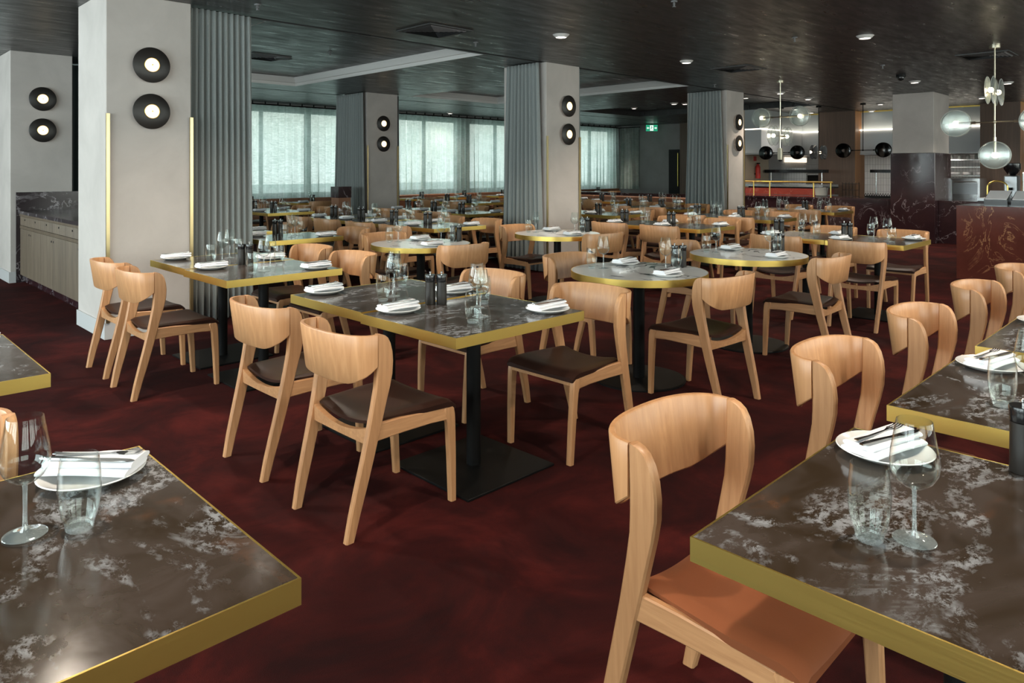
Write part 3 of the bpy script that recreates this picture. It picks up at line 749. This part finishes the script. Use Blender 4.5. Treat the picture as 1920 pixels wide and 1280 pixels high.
# centre tables
square(1.93, 2.28, 'closer table of joined centre pair', dn=0.0, df=-.12)
square(1.95, 3.02, 'further table of joined centre pair', gr=0, dn=0.02, df=-.05)
square(1.90, 4.47, 'closer table of near-curtain pair', dn=.25, df=.05)
square(1.92, 5.205, 'further table of near-curtain pair', gr=0, dn=.17, df=.0)
def rnd(cx, cy_, ph, dS=(0, 0), dN=(0, 0), rS=0, rN=0):
    rdt((cx, cy_, 0), 0, 'round white marble table with brass edge, %s' % ph, 'table', 'round marble tables')
    CH(cx-.02+dS[0], cy_-.49+dS[1], rS, 'ash chair with leather seat, near side of %s' % ph); CH(cx+.05+dN[0], cy_+.50+dN[1], PI+rN, 'ash chair with leather seat, far side of %s' % ph)
    setting(cx-.09, cy_-.29, .1, 'at near side of %s' % ph); setting(cx+.18, cy_+.25, .1, 'at far side of %s' % ph)
    wine_at(cx+.15, cy_-.12, 'at near side of %s' % ph); tumb_at(cx+.27, cy_-.13, 'at near side of %s' % ph)
    wine_at(cx-.09, cy_+.24, 'at far side of %s' % ph); tumb_at(cx-.16, cy_+.29, 'at far side of %s' % ph); grind_at(cx+.34, cy_-.07, 'on %s' % ph, 2)
rnd(4.14, 2.93, 'the nearest round table', rS=-.06)
rnd(5.60, 2.87, 'the second round table rightwards', rS=.03)
rnd(4.20, 5.48, 'round table behind the centre pair', rS=-.1)
rnd(5.93, 5.28, 'round table before the centre column', rS=-.1)
square(7.20, 2.16, 'closer table of pair before marble-clad column', df=0, dn=-.05)
square(7.22, 2.89, 'further table of pair before marble-clad column', gr=1)
square(7.46, 4.42, 'closer table of pair right of centre column')
square(7.46, 5.15, 'further table of pair right of centre column')
square(9.50, 4.53, 'closer table of pair under clear-glass pendant')
square(9.50, 5.26, 'further table of pair under clear-glass pendant')
square(11.95, 4.62, 'closer table of pair near kitchen counter')
square(11.95, 5.35, 'further table of pair near kitchen counter')
# right-hand row (seats on the +y side)
for k, x0 in enumerate((1.21, 2.30, 3.32, 4.35, 5.40)):
    ph = ('nearest right-hand table', 'second right-hand table', 'third right-hand table', 'fourth right-hand table', 'last right-hand table')[k]
    t = sqt((x0+.41, .735-.3575, 0), 0, 'brown stone table with brass edge, %s' % ph, 'table', 'brass-edged stone tables')
    CH(x0+.44+(0, -.04, -.05, -.03, -.03)[k], .845, PI, 'ash chair with %s seat drawn up to %s' % ('lit-toned brown leather' if k == 0 else 'leather', ph), True)
    setting(x0+.68, .735-.125, -.25, 'on %s' % ph)
    tumb_at(x0+.225, .735-.245, 'on %s' % ph); wine_at(x0+.285, .735-.305, 'on %s' % ph); grind_at(x0+.80, .735-.385, 'on %s' % ph, 1)
# left foreground tables
for k, y0 in enumerate((1.13, 2.87)):
    ph = ('the left foreground table', 'the table at left edge of view')[k]
    t = sqt((.61-.3575, y0+.415, 0), R90, 'brown stone table with brass edge, %s' % ph, 'table', 'brass-edged stone tables')
    setting(.61-.14, y0+.70, -.9, 'on %s' % ph)
    if k == 0: wine_at(.305, 1.635, 'on %s' % ph); tumb_at(.385, 1.585, 'on %s' % ph)
CH(.16, 2.14, PI, 'ash chair peeking in at left edge behind foreground glass')
# left bay beyond the curtain line
square(3.24, 6.64, 'small table just behind near curtain', seats='f'); square(3.00, 7.75, 'second small table behind near curtain', seats='f')
for k, y0 in enumerate((6.66, 7.40, 8.20, 8.95)):
    square(5.30, y0, '%s table of row left of centre curtain' % ('nearest', 'second', 'third', 'last')[k])
for k, y0 in enumerate((8.44, 9.18, 9.92)):
    square(7.40, y0, '%s table of row behind centre curtain' % ('nearest', 'middle', 'last')[k])
for k, y0 in enumerate((10.9, 11.64)):
    square(5.30, y0, '%s table of pair before left sheers' % ('closer', 'further')[k])
for k, y0 in enumerate((11.1, 11.84)):
    square(9.90, y0, '%s table of pair behind rear column' % ('closer', 'further')[k])
for k, y0 in enumerate((6.62, 7.36)):
    square(8.75, y0, '%s table of pair just past centre column' % ('closer', 'further')[k], seats=('f', 'nf')[k])
for k, y0 in enumerate((6.85, 7.59)):
    square(10.9, y0, '%s table of pair left of right-hand curtain' % ('closer', 'further')[k])
# window banquette and its tables (seats face the window, so one chair each on the near side)
e = thing('banquette', (5.0, 14.75, 0))
MB().box((0, 0, .0), (15.3, .5, .36)).build('plinth', 'panel_wood', e)
for k in range(9):
    MB().box((k*1.7+.005, -.02, .36), (k*1.7+1.695, .5, .46), bev=.02).build('seat_cushion', 'tan_dull', e)
    MB().box((k*1.7+.005, .42, .46), (k*1.7+1.695, .52, .80), bev=.02).build('back_cushion', 'tan_dull', e)
tag(e, 'long brown leather banquette below the sheer window curtains', 'banquette')
wpos = [6.3, 7.7, 9.3, 10.7, 12.1, 13.5, 14.9, 16.3, 17.7]
wnm = ['first', 'second', 'third', 'fourth', 'fifth', 'sixth', 'seventh', 'eighth', 'ninth']
for k, x in enumerate(wpos):
    ph = '%s window banquette table from left' % wnm[k]
    sqt((x, 14.2, 0), R90, 'stone table, %s' % ph, 'table', 'brass-edged stone tables')
    CH(x, 13.62, 0, 'ash chair at %s' % ph)
    setting(x-.1, 14.0, .1, 'on %s' % ph); wine_at(x+.12, 14.1, 'on %s' % ph); tumb_at(x+.2, 14.15, 'on %s' % ph); grind_at(x+.25, 14.3, 'on %s' % ph)
# free-standing tan banquette
e = thing('banquette', (13.4, 8.1, 0))
MB().box((.0, 0, 0), (.6, 4.5, .36)).build('plinth', 'panel_wood', e)
for k in range(3):
    MB().box((-.02, k*1.5+.005, .36), (.45, k*1.5+1.495, .46), bev=.02).build('seat_cushion', 'tan_dull', e)
    MB().box((.40, k*1.5+.005, .46), (.52, k*1.5+1.495, .83), bev=.02).build('back_cushion', 'tan_dull', e)
MB().box((.53, 0, .36), (.66, 4.5, .90)).build('back_ledge', 'marble_d', e)
tag(e, 'free-standing tan leather banquette left of the right-hand column curtain', 'banquette')
for k, y in enumerate((8.6, 9.9, 11.2)):
    ph = '%s table at tan banquette' % ('nearest', 'middle', 'last')[k]
    square(12.55, y-.36, ph, seats='n')
# menu stand / marble-topped half wall end beside rear curtain
e = thing('service_post', (7.3, 12.0, 0))
MB().box((-.13, -.13, 0), (.13, .13, .92)).build('post', 'tan_dull', e); MB().box((-.14, -.14, .92), (.14, .14, 1.13)).build('cap', 'marble_d', e)
tag(e, 'timber waiter post with dark marble cap beside rear curtain', 'service post')

# ------------------------------------------------------------------ kitchen, bar
for ya, KL, lb in ((4.985, 3.95, 'dark veined marble counter between right-hand column and marble-clad column'), (-3.0, 7.165, 'dark veined marble counter right of the marble-clad column')):
    e = thing('kitchen_counter', (16.0, ya, 0))
    MB().box((0, 0, 0), (.95, KL, .80)).build('front_panel', 'marble_d', e)
    MB().box((-.02, 0, .80), (.97, KL, .84)).build('worktop', 'marble_d', e)
    tag(e, lb, 'counter')
# brass rail on the counter
e = thing('counter_rail', (16.2, 6.3, .84)); r_ = MB(); r_.tube([(0, 0, .33), (0, 2.6, .33)], .018, 10); r_.build('rail', 'brass', e)
for y in (.04, .42, 1.45, 1.85, 2.55): MB().cyl((0, y, 0), .014, .32, 12).build('post', 'brass', e)
tag(e, 'brass handrail standing on the kitchen counter', 'rail')
e = thing('pass_counter', (17.2, 6.9, 0))
MB().box((0, 0, 0), (.9, 2.0, .84)).build('body', 'dullsteel', e); MB().box((-.02, .1, .84), (.9, 2.0, 1.0)).build('red_ledge', 'redledge', e)
MB().box((-.05, 0, 1.03), (.9, 2.0, 1.09)).build('steel_top', 'steel', e); MB().box((.2, 0, 1.0), (.9, 2.0, 1.03)).build('shadow_gap', 'black', e)
tag(e, 'kitchen pass with red marble front and steel shelf above', 'counter')
b = MB().lathe([(0, 0), (.11, 0), (.13, .02), (.145, .18), (.15, .19), (.135, .19), (.12, .03), (0, .02)], 32); o = b.build('pot', 'bowl'); o.location = (16.7, 6.75, .84)
tag(o, 'pale ribbed stoneware pot on counter before timber pillar', 'pot')
# hood + bulkhead
hd = thing('range_hood', (19.75, -3.2, 0))
MB().box((0, 0, 1.86), (1.6, 12.3, 2.47)).build('canopy', 'hood', hd); MB().box((-.02, 0, 1.84), (1.62, 12.3, 1.87)).build('lip', 'dullsteel', hd)
MB().box((-.03, 0, 2.47), (1.6, 12.3, 2.50)).build('light_strip', 'strip', hd); tag(hd, 'long grey steel extractor canopy with lit top edge above kitchen', 'extractor hood')
struct(MB().box((19.85, -3.3, 2.50), (20.05, 9.0, CE)).build('wall_bulkhead', 'bulkhead'))
struct(MB().box((19.8, -3.3, CE-.03), (19.84, 9.0, CE)).build('trim_4', 'brass'))
struct(MB().box((22.6, -3.5, 0), (22.7, 9.0, CE)).build('wall_kitchen', 'tile'))
struct(MB().box((17.3, 8.95, 0), (18.65, 9.05, CE)).build('wall_kitchen_side', 'cream'))
struct(MB().box((18.65, 8.94, 0), (19.4, 9.05, CE)).build('wall_steel_panel', 'dullsteel'))
struct(MB().box((19.4, 8.95, 0), (24.0, 9.05, CE)).build('wall_tiled', 'tile'))
struct(MB().box((17.3, 8.55, 2.50), (19.85, 8.95, CE)).build('wall_bulkhead_side', 'bulkhead'))
hr = thing('range_hood', (17.3, 8.5, 0)); MB().box((0, 0, 1.86), (2.42, .44, 2.47)).build('canopy', 'hood', hr); MB().box((0, -.02, 1.84), (2.42, .44, 1.87)).build('lip', 'dullsteel', hr)
MB().box((0, -.03, 2.47), (2.42, .44, 2.50)).build('light_strip', 'strip', hr); tag(hr, 'short grey extractor canopy return left of the kitchen', 'extractor hood')
for sx0, sy0, sl, lb in ((18.3, 7.35, 1.55, 'dark glossy heat-lamp shelf left of the timber pillar'), (20.4, 5.75, 1.2, 'dark glossy heat-lamp shelf right of the timber pillar')):
    sh_ = thing('pass_shelf', (sx0, sy0, 0)); MB().box((0, 0, 1.37), (.35, sl, 1.45)).build('shelf', 'blackgloss', sh_)
    for y in (.1, sl-.1): MB().cyl((.17, y, 0), .015, 1.37, 10).build('post', 'steel', sh_)
    tag(sh_, lb, 'shelf', 'heat-lamp shelves of the kitchen')
ov = thing('pizza_oven', (19.5, 8.3, 0)); MB().box((0, 0, 0), (1.5, .64, 1.50)).build('body', 'tile', ov); MB().box((.10, -.01, 1.13), (1.2, .0, 1.30)).build('mouth', 'dark', ov)
f_ = MB(); f_.box((.04, -.03, 1.30), (1.26, .0, 1.34)); f_.box((.04, -.03, 1.09), (1.26, .0, 1.13)); f_.build('surround', 'steel', ov); tag(ov, 'white oven block with dark rectangular mouth in the kitchen', 'oven')
pn = MB().box((19.6, 8.91, 1.66), (21.0, 8.949, 1.80)).build('lit_panel', 'screen'); tag(pn, 'warm lit panel on kitchen wall below the canopy', 'light panel')
fe = thing('fire_extinguisher', (17.85, 8.86, 1.22)); MB().lathe([(0, 0), (.06, 0), (.062, .02), (.062, .30), (.03, .36), (.02, .38), (0, .38)], 20).build('cylinder', 'redpaint', fe); MB().box((-.02, -.05, .38), (.02, .03, .41)).build('handle', 'black', fe)
MB().box((-.02, .0, .1), (.02, .09, .14)).build('wall_bracket', 'black', fe)
tag(fe, 'red fire extinguisher on cream kitchen wall', 'fire extinguisher')
sg = MB().box((17.78, 8.935, 1.68), (17.92, 8.949, 1.80)).build('wall_sign', 'signred'); tag(sg, 'small red square sign above fire extinguisher', 'sign')
for k in range(5):
    l = bpy.data.lights.get('hood_fill') or bpy.data.lights.new('hood_fill', 'SPOT'); l.energy = 62; l.spot_size = 2.4; l.spot_blend = .8; l.color = (1, .93, .84); l.shadow_soft_size = .08
    o = bpy.data.objects.new('hood_fill', l); COL.objects.link(o); o.location = (20.6, -1+2.1*k, 1.83); o.rotation_euler = (0, -.5, 0)  # unseen spots added under the canopy to brighten the kitchen
    down((17.7, -.2+2.0*k, CE), 0, 'added round downlight lighting the kitchen canopy', 'downlight', 'added kitchen ceiling downlights')
    o = bpy.data.objects.new('kitchen_fill', l); COL.objects.link(o); o.location = (17.7, -.2+2.0*k, CE-.045)  # fixtures and spots added to light the canopy front
# shelving right of the marble column
rk = thing('dish_rack', (21.2, 3.8, 0))
for z in (1.05, 1.28, 1.50, 1.69): MB().box((0, 0, z), (.5, 1.9, z+.025)).build('shelf', 'steel', rk)
for y in (.02, 1.88): MB().cyl((.02, y, 0), .015, 1.80, 8).build('post', 'steel', rk)
tag(rk, 'steel kitchen shelving right of the marble-clad column', 'shelving')
def mk_stack():
    b = MB()
    for k in range(6): b.lathe([(0, .012*k), (.08, .012*k), (.12, .012*k+.018), (.118, .012*k+.02), (0, .012*k+.008)], 20)
    return b.build('plate_stack', 'white')
ps = Proto(mk_stack)
for k, y in enumerate((4.0, 4.3, 4.6, 4.9, 5.2, 5.5)): ps((21.4, y, 1.306), 0, 'stack of white plates on kitchen shelving, %s from right' % wnm[k], 'plates', 'plate stacks on kitchen shelving')
def mk_jar():
    e = thing('jar', (0,0,0)); MB().lathe([(0, 0), (.04, 0), (.045, .01), (.045, .10), (.03, .12), (0, .12)], 16).build('body', 'bowl', e); MB().cyl((0,0,.12), .032, .02, 16).build('lid', 'black', e); return e
jar = Proto(mk_jar)
for k in range(9): jar((21.4, 3.95+.19*k, 1.716), 0, 'small lidded jar on upper kitchen shelf, %s from right' % wnm[k], 'jar', 'jars on kitchen shelving')
so = thing('steel_oven', (17.9, 3.88, 0)); MB().box((0, 0, .0), (.6, .54, 1.26)).build('body', 'steel', so); MB().box((-.02, .04, .92), (0, .50, 1.16)).build('door', 'dullsteel', so); MB().tube([(-.04, .06, 1.19), (-.04, .48, 1.19)], .012, 8).build('handle', 'steel', so)
tag(so, 'stainless steel oven behind counter right of the marble column', 'oven')
sb = thing('steel_cabinet', (17.02, 4.28, 0)); MB().box((0, 0, 0), (.4, .36, 1.24)).build('body', 'dullsteel', sb); MB().box((-.02, .03, .2), (0, .33, 1.18)).build('door', 'steel', sb); tag(sb, 'small brushed steel cabinet tucked beside the marble column', 'cabinet')
bs = thing('basket_stand', (16.5, 5.85, .84))
for k in range(6): MB().cyl((0, .07*k, 0), .006, .33, 6).build('bar', 'black', bs)
for z in (.02, .16, .3): MB().tube([(0, 0, z), (0, .35, z)], .006, 6).build('shelf_wire', 'black', bs)
tag(bs, 'black wire stand on counter beside timber pillar', 'rack')
bk = MB(); bk.box((0, 0, 0), (.3, .6, .04)); 
for k in range(12): bk.tube([(0, .05*k, .04), (0, .05*k+.025, .10), (0, .05*k+.05, .04)], .008, 6)
o = bk.build('bottle_tray', 'black'); o.location = (16.4, 5.1, .845); tag(o, 'black tray of utensils on kitchen counter left of marble column', 'tray')
# host stand
hs = thing('host_stand', (10.95, 1.0, 0)); MB().box((0, 0, 0), (.75, 1.64, .955)).build('body', 'marble_r', hs); MB().box((-.005, -.005, .955), (.755, 1.645, .975)).build('top', 'marble_r', hs)
tag(hs, 'red veined marble host stand at right edge', 'host stand')
def mk_menu():
    e = thing('menu_box', (0,0,0)); MB().loft([[(-.15, y, 0), (.15, y, 0), (.15, y, .19), (-.15, y, .08)] for y in (-.13, .13)], 0, False).build('box', 'blackgloss', e)
    p_ = MB(); p_.loft([[(-.14, y, .084), (.14, y, .187), (.14, y, .195), (-.14, y, .092)] for y in (-.12, .12)], 0, False); p_.build('paper', 'paper', e); return e
mb_ = Proto(mk_menu)
mb_((11.25, 2.23, .975), 0, 'left dark box holding white menus on red marble host stand', 'menu box', 'menu boxes on the host stand'); mb_((11.25, 1.93, .975), 0, 'right dark box holding white menus on red marble host stand', 'menu box', 'menu boxes on the host stand')
bc = thing('bar_counter', (12.7, -.5, 0)); MB().box((0, 0, 0), (.7, 3.28, .98)).build('body', 'marble_d', bc); MB().box((-.02, 0, .98), (.72, 3.28, 1.02)).build('worktop', 'dullsteel', bc)
tag(bc, 'bar counter behind the host stand', 'bar counter')
tp = MB(); tp.tube([(0, .0, 0), (0, 0, .16)] + [(0, -.13+.13*math.cos(t*PI/10), .16+.10*math.sin(t*PI/10)) for t in range(1, 11)] + [(0, -.26, .12)], .011, 10); tp.cyl((0,0,0), .02, .02, 12)
o = tp.build('tap', 'brass'); o.location = (12.82, 2.68, 1.02); tag(o, 'curved brass tap behind the menu boxes', 'tap')
cg = thing('coffee_grinder', (13.12, 2.42, 1.02)); MB().box((-.1, -.09, 0), (.1, .09, .34), bev=.015).build('body', 'dullsteel', cg)
MB().lathe([(.035, .34), (.06, .36), (.11, .44), (.11, .52), (.1, .53), (0, .53)], 24).build('hopper', 'blackgloss', cg); MB().cyl((-.13, 0, .12), .03, .04, 16).build('portafilter_rest', 'black', cg)
tag(cg, 'steel coffee grinder with black hopper behind the bar', 'coffee grinder')
cm = thing('coffee_machine', (12.98, 1.90, 1.02)); MB().box((-.25, -.35, 0), (.25, .33, .40), bev=.02).build('body', 'steel', cm); MB().box((-.3, -.3, .1), (-.25, .28, .2)).build('group_head', 'black', cm); tag(cm, 'stainless coffee machine at right edge behind bar', 'coffee machine')

# ------------------------------------------------------------------ pendants
RX, RY = Matrix.Rotation(R90, 4, 'X'), Matrix.Rotation(R90, 4, 'Y')
def lamp_head(par, cx, cy_, cz, axis, gl, dirv, fin, r=.17):
    """pair of glass discs with a bulb between; axis = disc normal"""
    h = bpy.data.objects.new('lamp_head', None); h.parent = par; COL.objects.link(h)
    rot = RY if axis == 'x' else RX
    for s_ in (-1, 1):
        pr = [(0, .012), (r*.6, .010), (r*.95, .002), (r, 0), (r*.97, -.004), (r*.6, .004), (0, .006)]
        MB().lathe([(a, b*s_+.032*s_) for a, b in pr], 40, 0, Matrix.Translation((cx, cy_, cz)) @ rot, mis=[0, 0, 1, 1, 0, 0]).build('glass_disc', [gl, 'lamprim' if gl == 'lampglass' else 'blackgloss'], h)
    MB().lathe([(.033*math.sin(PI*i/8), -.033*math.cos(PI*i/8)) for i in range(9)], 16, 0, Matrix.Translation((cx, cy_, cz))).build('bulb', 'bulb', h)
    d = Vector(dirv)
    MB().tube([Vector((cx, cy_, cz))+d*.03, Vector((cx, cy_, cz))+d*.22], .016, 8).build('bracket', fin, h)
def pendant(x, y, heads, gl, fin, label, zb, grp):
    e = thing('pendant_light', (x, y, 0))
    MB().cyl((0,0,CE-.03), .06, .03, 24).build('canopy', fin, e); MB().cyl((0,0,zb), .009, CE-.03-zb, 10).build('stem', fin, e)
    for kind, z, l in heads:
        if kind == 'y':
            MB().tube([(0, -l, z), (0, l, z)], .009, 8).build('arm', fin, e); MB().lathe([(.02*math.sin(PI*i/6), z-.02*math.cos(PI*i/6)) for i in range(7)], 12).build('hub', fin, e)
            lamp_head(e, 0, l, z, 'x', gl, (0, -1, 0), fin); lamp_head(e, 0, -l, z, 'x', gl, (0, 1, 0), fin)
        elif kind == 'x':
            MB().tube([(-l, 0, z), (l, 0, z)], .009, 8).build('arm', fin, e)
            lamp_head(e, -l, 0, z, 'y', gl, (1, 0, 0), fin); lamp_head(e, l, 0, z, 'y', gl, (-1, 0, 0), fin)
        elif kind == 'b':
            MB().box((-.035, -.035, z), (.035, .035, z+.2), bev=.004).build('lower_bracket', fin, e); MB().lathe([(0, z-.03), (.03, z-.02), (.03, z), (0, z)], 16).build('end_cap', 'black', e)
        else:
            lamp_head(e, 0, 0, z, 'x', gl, (0, 0, 1), fin)
    tag(e, label, 'pendant light', grp)
GP = 'glass disc pendant lights'
x, y = cpt(1463, 152); pendant(x, y, [('y', 2.36, .34), ('x', 2.03, .26), ('b', 1.62, 0)], 'lampglass', 'palebrass', 'brass pendant with clear glass discs left of the marble-clad column', 1.78, GP)
x, y = cpt(1865, 86); pendant(x, y, [('x', 2.42, .20), ('y', 2.04, .42), ('z', 1.63, 0)], 'lampglass', 'palebrass', 'brass pendant with clear glass discs above the host stand', 1.8, GP)
x, y = cpt(1535, 199); pendant(x, y, [('x', 1.87, .28)], 'blackglass', 'black', 'black pendant with disc shades seen edge-on before kitchen', 1.87, GP)
x, y = cpt(1618, 194); pendant(x, y, [('y', 1.90, .44)], 'blackglass', 'black', 'black pendant with two round discs before timber pillar', 1.9, GP)
x, y = 17.2, 7.93; pendant(x, y, [('y', 1.87, .40)], 'blackglass', 'black', 'black pendant with two round discs behind clear-glass pendant', 1.87, GP)
